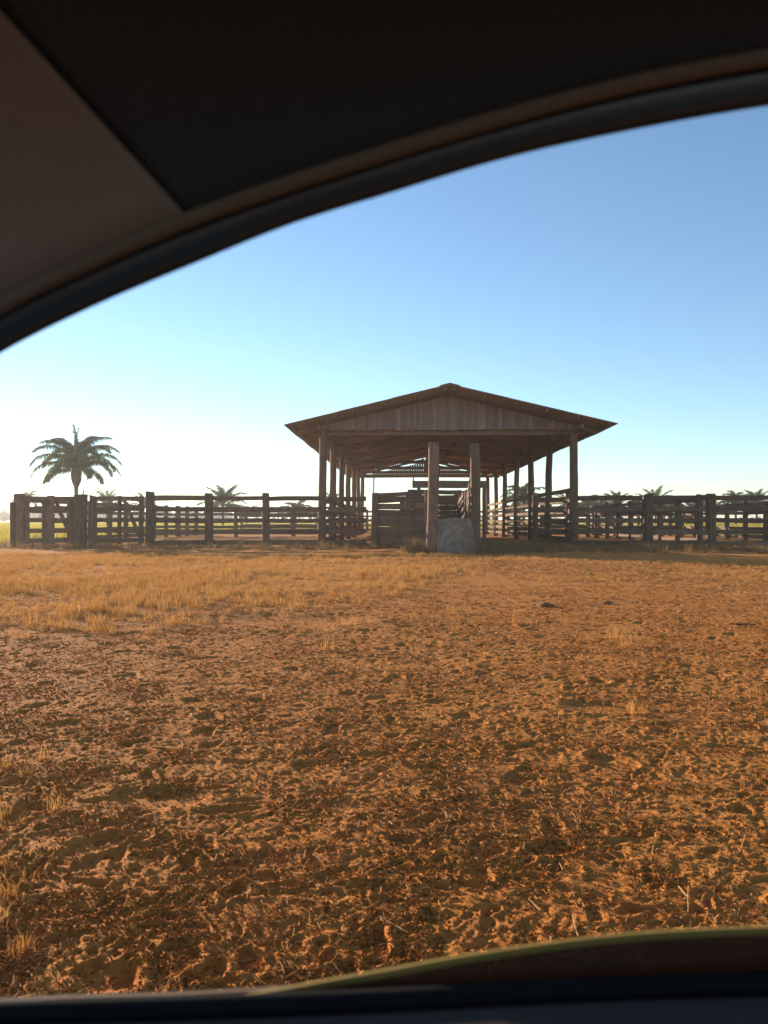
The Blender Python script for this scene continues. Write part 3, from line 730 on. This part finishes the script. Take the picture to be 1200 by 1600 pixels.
x, y = np.concatenate([x, x2[k]]), np.concatenate([y, y2[k]]); sl_ = np.where(np.arange(len(x)) < len(x) - k.sum(), 1.0, 1.9)
scatter('straw_litter', np.stack([x, y, ground_z(x, y) + .003], 1), rng.uniform(0, 6.28, len(x)), rng.uniform(.5, 1.3, len(x)) * sl_, lit_c, 7,
        'broken straw and stems littering the trampled soil', 'straw', (rng.normal(0, .15, len(x)), rng.normal(0, .2, len(x))))
# short fibres trodden into the soil
def fibre(L, seed):
    r = random.Random(seed); a = r.uniform(-.5, .5); w = .0011; u = r.uniform(.15, .5)
    P = [V3((-L/2, 0, 0)), V3((0, a * L * .2, L * u * .5)), V3((L/2 * math.cos(a), L/2 * math.sin(a), L * u * r.uniform(.2, 1)))]
    v = []; f = []
    for p in P: v += [tuple(p + V3((0, w, 0))), tuple(p + V3((0, 0, 1.7 * w))), tuple(p - V3((0, w, 0)))]
    for i in range(2):
        for k in range(3): f.append((i*3 + k, i*3 + (k+1) % 3, i*3 + 3 + (k+1) % 3, i*3 + 3 + k))
    return mesh_from('fibre', v, f)
fib_c = coll('fibre_piece', [fibre(.012 + .005 * i, 170 + i) for i in range(6)], M_FIBRE)
u_ = rng.random(60000); y = 1.7 * (12 / 1.7) ** u_; x = rng.uniform(-.78, .78, len(y)) * (y + .5)
k = rng.random(len(x)) < .10 + .9 * sstep(-.1, .6, vn(x / .35, y / .28, 28)); x, y = x[k], y[k]
scatter('trodden_fibres', np.stack([x, y, ground_z(x, y)], 1), rng.uniform(0, 6.28, len(x)), rng.uniform(.7, 1.5, len(x)) * (.8 + .09 * y), fib_c, 6,
        'short fibres and chaff trodden into the red soil', 'chaff', (rng.normal(0, .3, len(x)), rng.normal(0, .3, len(x))))
# crumbs of soil
def clod(seed):
    r = random.Random(seed)
    P = [(1,0,0),(-1,0,0),(0,1,0),(0,-1,0),(0,0,1),(0,0,-.6),(.6,.6,.55),(-.6,.55,.6),(.55,-.6,.6),(-.6,-.6,.5)]
    v = [tuple(c * r.uniform(.7, 1.2) for c in p) for p in P]
    f = [(0,6,4),(6,2,4),(2,7,4),(7,1,4),(1,9,4),(9,3,4),(3,8,4),(8,0,4),(0,2,6),(2,1,7),(1,3,9),(3,0,8),(2,0,5),(1,2,5),(3,1,5),(0,3,5)]
    return mesh_from('clod', v, f, smooth=True)
clod_c = coll('clod_piece', [clod(90 + i) for i in range(6)], M_SOIL)
u_ = rng.random(420000); y = 1.7 * (13 / 1.7) ** u_; x = rng.uniform(-.78, .78, len(y)) * (y + .5); k = rng.random(len(x)) < .22 + .78 * sstep(-.2, .5, vn(x / .2, y / .2, 27)); x, y = x[k], y[k]
scatter('soil_crumbs', np.stack([x, y, ground_z(x, y) + .001], 1), rng.uniform(0, 6.28, len(x)), (.0015 + .0045 * rng.random(len(x)) ** 3.5) * (.75 + .10 * y), clod_c, 6,
        'loose crumbs and clods of red soil', 'soil')
# weeds in the shade along the foot of the fence and the chute
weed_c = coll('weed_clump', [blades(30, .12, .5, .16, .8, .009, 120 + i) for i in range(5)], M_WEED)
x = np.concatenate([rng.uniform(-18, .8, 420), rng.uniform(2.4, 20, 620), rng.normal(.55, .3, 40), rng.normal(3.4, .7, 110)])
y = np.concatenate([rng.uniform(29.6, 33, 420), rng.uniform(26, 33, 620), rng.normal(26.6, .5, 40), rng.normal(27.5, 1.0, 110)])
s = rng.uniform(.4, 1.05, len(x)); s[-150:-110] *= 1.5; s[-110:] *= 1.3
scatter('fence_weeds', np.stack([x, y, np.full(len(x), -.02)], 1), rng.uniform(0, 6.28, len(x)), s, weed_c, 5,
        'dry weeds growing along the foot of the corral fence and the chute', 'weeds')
# the yellow-green field beyond the corral
crop_c = coll('crop_clump', [blades(46, .35, .95, .55, .45, .035, 150 + i) for i in range(5)], M_CROP)
x = np.concatenate([rng.uniform(-150, -18.5, 16000), rng.uniform(-60, 110, 12000), rng.uniform(21.5, 130, 7000)])
y = np.concatenate([rng.uniform(37, 230, 16000), rng.uniform(84, 230, 12000), rng.uniform(60, 230, 7000)])
k = np.abs(x) < .75 * y + 8; x, y = x[k], y[k]
scatter('crop_field', np.stack([x, y, np.full(len(x), -.1)], 1), rng.uniform(0, 6.28, len(x)), rng.uniform(.7, 1.15, len(x)), crop_c, 5,
        'yellow green field of tall grass beyond the corral', 'field')
# the far wood on the left skyline
def tree_blob(seed):
    r = random.Random(seed); v = []; f = []
    for i in range(420):
        a = r.uniform(0, 6.28); e = r.uniform(-.25, 1.5); rad = 1 * r.random() ** .25 * (.75 + .25 * math.sin(3*a + seed) * math.cos(2*e))
        c = V3((math.cos(a) * math.cos(e) * 2.3, math.sin(a) * math.cos(e) * 2.3, math.sin(e) * 2.6)) * rad + V3((0, 0, 1.6))
        k = len(v)
        for q in range(3): v.append(tuple(c + V3((r.uniform(-1, 1), r.uniform(-1, 1), r.uniform(-1, 1))) * .38))
        f.append((k, k+1, k+2))
    return mesh_from('far_tree', v, f)
wood_c = coll('far_tree_piece', [tree_blob(200 + i) for i in range(5)], M_WOOD_FAR)
x = np.concatenate([rng.uniform(-420, -90, 420), rng.uniform(-120, 420, 160)]); y = np.concatenate([rng.uniform(360, 430, 420), rng.uniform(560, 640, 160)])
scatter('far_wood', np.stack([x, y, np.full(len(x), -.5)], 1), rng.uniform(0, 6.28, len(x)), np.where(np.arange(len(x)) < 420, 1.35, .9) * rng.uniform(.8, 1.5, len(x)), wood_c, 5,
        'hazy far wood along the left skyline', 'wood')

# dung and a stick on the soil
m, nt, out = new_mat('dry_dung'); v = mapping(nt, 'Object', (1, 1, 1)); n1 = noise(nt, v, 30, 5)
principled(nt, out, ramp(nt, n1, [(.3, (.13, .06, .026)), (.7, (.24, .11, .045))]), .95, bump(nt, n1, .8, .01)); M_DUNG = m
def dung(px, py, r_, h_, seed, label):
    Y = EYE * FPX / (py - VY); X = X_at(px, Y); q = random.Random(seed); v = [(0, 0, h_)]; f = []; n = 14
    for j in range(1, 6):
        t = j / 5; w = [q.uniform(.86, 1.12) for _ in range(n)]
        for k in range(n):
            a = 2 * math.pi * k / n; rr_ = r_ * t * w[k]
            v.append((rr_ * math.cos(a), rr_ * .8 * math.sin(a), h_ * (1 - t ** 2.2) + q.uniform(-.006, .006) - (.03 if j == 5 else 0)))
    for k in range(n): f.append((0, 1 + k, 1 + (k + 1) % n))
    for j in range(4):
        for k in range(n): a = 1 + j * n; f.append((a + k, a + n + k, a + n + (k + 1) % n, a + (k + 1) % n))
    tag(link('dung_pat', mesh_from('dung_pat', v, f, True), M_DUNG, None, (X, Y, float(ground_z(np.array([X]), np.array([Y]))[0]))), label, 'dung', 'dung pats on the soil')
dung(852, 947, .13, .045, 1, 'larger brown dung pat on the bare soil in front of the loading chute')
dung(946, 943, .10, .035, 2, 'smaller dung pat on the bare soil, right of the larger one')
Y = EYE * FPX / (976 - VY); X = X_at(1155, Y); zg = float(ground_z(np.array([X]), np.array([Y]))[0])
v = []; f = []
for i in range(7):
    for k in range(6):
        a = k * math.pi / 3; v.append(((i / 6 - .5) * .24, .012 * math.cos(a) * (1 - .06 * i) + .008 * math.sin(i), .012 * math.sin(a) * (1 - .06 * i) + .016 + .006 * math.cos(1.7 * i)))
for i in range(6):
    for k in range(6): f.append((i*6 + k, i*6 + (k+1) % 6, i*6 + 6 + (k+1) % 6, i*6 + 6 + k))
f += [tuple(reversed(range(6))), tuple(range(36, 42))]
tag(link('stick', mesh_from('stick', v, f), M_DUNG, None, (X, Y, zg), (0, 0, -.2)), 'short dark stick lying on the soil at the right', 'stick')

# ------------------------------------------------------------------ the car the view is taken from
car = thing('car', (0, 0, 0), 'dark car cabin whose lowered side window frames the view', 'car')
def curve(pts, n=60):
    """smooth curve through pixel points, as arrays px, py"""
    P = np.array(pts, float); t = np.linspace(P[0, 0], P[-1, 0], n); 
    # Catmull-Rom via cubic Hermite on x
    xs, ysv = P[:, 0], P[:, 1]; mslope = np.gradient(ysv, xs)
    k = np.clip(np.searchsorted(xs, t) - 1, 0, len(xs) - 2); h = xs[k+1] - xs[k]; u = (t - xs[k]) / h
    yv = (2*u**3 - 3*u**2 + 1) * ysv[k] + (u**3 - 2*u**2 + u) * h * mslope[k] + (-2*u**3 + 3*u**2) * ysv[k+1] + (u**3 - u**2) * h * mslope[k+1]
    return t, yv
def loft(name, rows, mat, thick=0, smooth=True, closed=False):
    v = []; f = []; n = len(rows[0]); m_ = len(rows)
    for r_ in rows: v += [tuple(p) for p in r_]
    for j in range(m_ if closed else m_ - 1):
        for i in range(n - 1):
            a = j*n + i; b = ((j+1) % m_)*n + i; f.append((a, a+1, b+1, b))
    o = link(name, mesh_from(name, v, f, smooth), mat, car)
    if thick:
        md = o.modifiers.new('thickness', 'SOLIDIFY'); md.thickness = thick; md.offset = 0
    return o
def line3(px, py, Y): return [V3(at(a, b, Y)) for a, b in zip(px, py)]
OUT = [(-420, 850), (-250, 705), (-120, 612), (0, 537), (150, 464), (300, 402), (450, 342), (600, 296), (800, 238), (1000, 196), (1200, 163), (1400, 140), (1700, 125)]
RIDGE = [(-420, 780), (-250, 640), (-120, 548), (0, 474), (150, 403), (300, 341), (450, 289), (600, 242), (800, 184), (1000, 135), (1200, 99), (1400, 74), (1700, 58)]
tx_, oy = curve(OUT, 90); _, ry = curve(RIDGE, 90)
outer = line3(tx_, oy, .42); ridge = line3(tx_, ry, .405)
D = lambda y, z: V3((0, y, z))
# door frame: outer return, inner face
loft('door_frame', [[p + D(.05, .09) for p in outer], [p + D(.025, .035) for p in outer], outer, [a * .5 + b * .5 + D(.003, .0) for a, b in zip(outer, ridge)], [p + D(.008, -.001) for p in ridge], [p + D(.02, .04) for p in ridge]], M_FRAME, .004)
# rounded trim lip (a tube along the ridge)
def tube(name, path, rad, mat, n=10, sq=1.0):
    rows = []
    for k in range(n):
        a = 2 * math.pi * k / n; rows.append([p + D(rad * math.cos(a), rad * sq * math.sin(a)) for p in path])
    return loft(name, rows, mat, closed=True)
tube('trim_lip', [p + D(0, .002) for p in ridge], .0045, M_PIPING)
# lining: pillar trim on the left, headliner on the right, meeting in a slanting seam
def lining_rows(path):
    # rises from the lip, then turns inward to the roof
    rows = [[p + D(.004, .004) for p in path]]
    for k in range(1, 13):
        u = k / 12; row = []
        for p in path:
            zt = max(1.41, p[2] + .02); w = u
            yy = p[1] + .004 - .30 * (1 - math.cos(u * math.pi / 2)) - .02 * u
            zz = p[2] + .004 + (zt - p[2]) * math.sin(min(1, u * 1.0) * math.pi / 2)
            row.append(V3((p[0] * (yy / p[1]) ** 0.0, yy, zz)))
        rows.append(row)
    for yy in (-.1, -.4, -1.0): rows.append([V3((p[0], yy, max(1.42, p[2] + .02) + .01)) for p in path])
    return rows
LIN = lining_rows(ridge)
# split the lining along the seam: a column index for each row
def proj(p): return VX + FPX * p[0] / p[1], VY - FPX * (p[2] - EYE) / p[1]
seam_x = lambda py: 302 - (341 - py) * (302 - 0) / (341 - 8)
def column_split(row):
    for i, p in enumerate(row):
        if p[1] < .05: return None
        a, b = proj(p)
        if a > seam_x(b): return i
    return len(row) - 1
splits = [column_split(r_) for r_ in LIN]
last = next((s_ for s_ in reversed(splits) if s_ is not None), 20)
def resample(row, lo, hi, n):
    t = np.linspace(lo, hi, n); R_ = np.array(row); i = np.clip(t.astype(int), 0, len(row) - 2); fr_ = (t - i)[:, None]
    return [V3(q) for q in R_[i] * (1 - fr_) + R_[i + 1] * fr_]
def exact(row):
    prevd = None
    for i, p in enumerate(row):
        if p[1] < .05: return last_exact[0]
        a, b = proj(p); d = a - seam_x(b)
        if d > 0:
            last_exact[0] = i if prevd is None else i - d / (d - prevd); return last_exact[0]
        prevd = d
    return last_exact[0]
last_exact = [float(last)]
ex = [exact(r_) for r_ in LIN]
loft('pillar_trim', [resample([q + D(-.002, -.002) for q in r_], 0, e_ + .0, 40) for r_, e_ in zip(LIN, ex)], M_PILLAR, .003)
loft('headliner', [resample(r_, e_ - .05, len(r_) - 1, 60) for r_, e_ in zip(LIN, ex)], M_LINER, .003)
loft('seam_backing', [resample([q + D(.006, .006) for q in r_], max(0, e_ - 3), min(len(r_) - 1, e_ + 3), 8) for r_, e_ in zip(LIN[:-3], ex[:-3])], M_SEAL, .002)
# outer roof skin
loft('roof_skin', [[p + D(.06, .06) for p in outer]] + [[V3((p[0], yy, max(1.47, p[2] + .07))) for p in outer] for yy in (.36, .1, -.4, -1.1)], M_BODY, .004)
# door below the window
SEALT = [(-500, 1592), (-200, 1580), (0, 1569), (300, 1556), (600, 1540), (900, 1520), (1200, 1506), (1500, 1492), (1800, 1480)]
sx, sy = curve(SEALT, 70)
inner = line3(sx, sy, .415)
tube('window_seal', [p + D(.001, -.006) for p in inner], .0062, M_SEAL, sq=.75)
loft('door_panel', [[p + D(-.002, -.012) for p in inner], [p + D(-.012, -.009) for p in inner], [p + D(-.03, -.010) for p in inner], [p + D(-.055, -.018) for p in inner], [p + D(-.075, -.04) for p in inner], [p + D(-.085, -.12) for p in inner], [p + D(-.09, -.5) for p in inner]], M_DOOR, .004)
OUTS = [(-500, 1575), (-200, 1567), (0, 1562), (100, 1556), (300, 1547), (420, 1538), (600, 1526), (900, 1506), (1200, 1492), (1500, 1478), (1800, 1466)]
qx, qy = curve(OUTS, 70); osl = line3(qx, qy, .455)
loft('outer_sill', [[p + D(-.026, -.034) for p in osl], [p + D(-.020, -.012) for p in osl], [p + D(-.006, -.003) for p in osl], [p + D(.0, -.002) for p in osl], [p + D(.006, -.012) for p in osl], [p + D(.03, -.06) for p in osl], [p + D(.06, -.5) for p in osl]], M_SILLB, .003)
tube('sill_sun_strip', [p + D(-.003, -.002) for p, q in zip(osl, qx) if q > 60], .0021, M_SILL)  # thin tan tube painted as the sunlit top edge of the sill
# lowered pane with a ground green edge
GT = [(340, 1560), (400, 1549), (450, 1540), (520, 1526), (600, 1511), (700, 1491), (800, 1474), (900, 1459), (1000, 1448), (1100, 1441), (1200, 1436), (1400, 1428), (1700, 1420)]
hx, hy = curve(GT, 60); gt = line3(hx, hy, .432)
tk = .0046
loft('window_glass', [[p + D(-tk/2, -.0025) for p in gt], [p + D(-tk/2, -.16) for p in gt], [p + D(tk/2, -.16) for p in gt], [p + D(tk/2, -.0025) for p in gt]], M_GLASS)
loft('glass_edge', [[p + D(-tk/2 - .0003, -.003) for p in gt], [p + D(-tk/2 + .0006, -.0004) for p in gt], [p + D(tk/2 - .0006, -.0004) for p in gt], [p + D(tk/2 + .0003, -.003) for p in gt]], M_GLASSEDGE)
# the rest of the cabin that shuts out the light behind the camera
def slab(name, x0, x1, y0, y1, z0, z1, mat):
    v = [(x, y, z) for x in (x0, x1) for y in (y0, y1) for z in (z0, z1)]
    f = [(0, 1, 3, 2), (4, 6, 7, 5), (0, 4, 5, 1), (2, 3, 7, 6), (0, 2, 6, 4), (1, 5, 7, 3)]
    return link(name, mesh_from(name, v, f), mat, car)
slab('cabin_floor', -1.0, 1.6, -1.05, .36, .25, .30, M_LINER)
slab('far_door', -.9, 1.6, -1.08, -1.0, .25, .88, M_DOOR)
slab('seat_back', .62, .80, -.95, .30, .3, 1.05, M_LINER)
slab('rear_wall', 1.55, 1.62, -1.05, .40, .3, 1.45, M_LINER)
slab('dashboard', -1.3, -.75, -1.0, .34, .3, .80, M_DOOR)
# ------------------------------------------------------------------ dusty morning air
m, nt, out = new_mat('dusty_air')
pv = nt.nodes.new('ShaderNodeVolumePrincipled'); pv.inputs['Color'].default_value = (.96, .90, .82, 1)
pv.inputs['Density'].default_value = HAZE; pv.inputs['Anisotropy'].default_value = .4
nt.links.new(pv.outputs[0], out.inputs['Volume'])
x0, x1, y0, y1, z0, z1 = -900, 900, -60, 1500, -1.6, 14
v = [(x, y, z) for x in (x0, x1) for y in (y0, y1) for z in (z0, z1)]
f = [(0, 1, 3, 2), (4, 6, 7, 5), (0, 4, 5, 1), (2, 3, 7, 6), (0, 2, 6, 4), (1, 5, 7, 3)]
tag(link('haze', mesh_from('haze', v, f), m), 'thin dusty morning air over the whole yard', 'haze', kind='stuff')
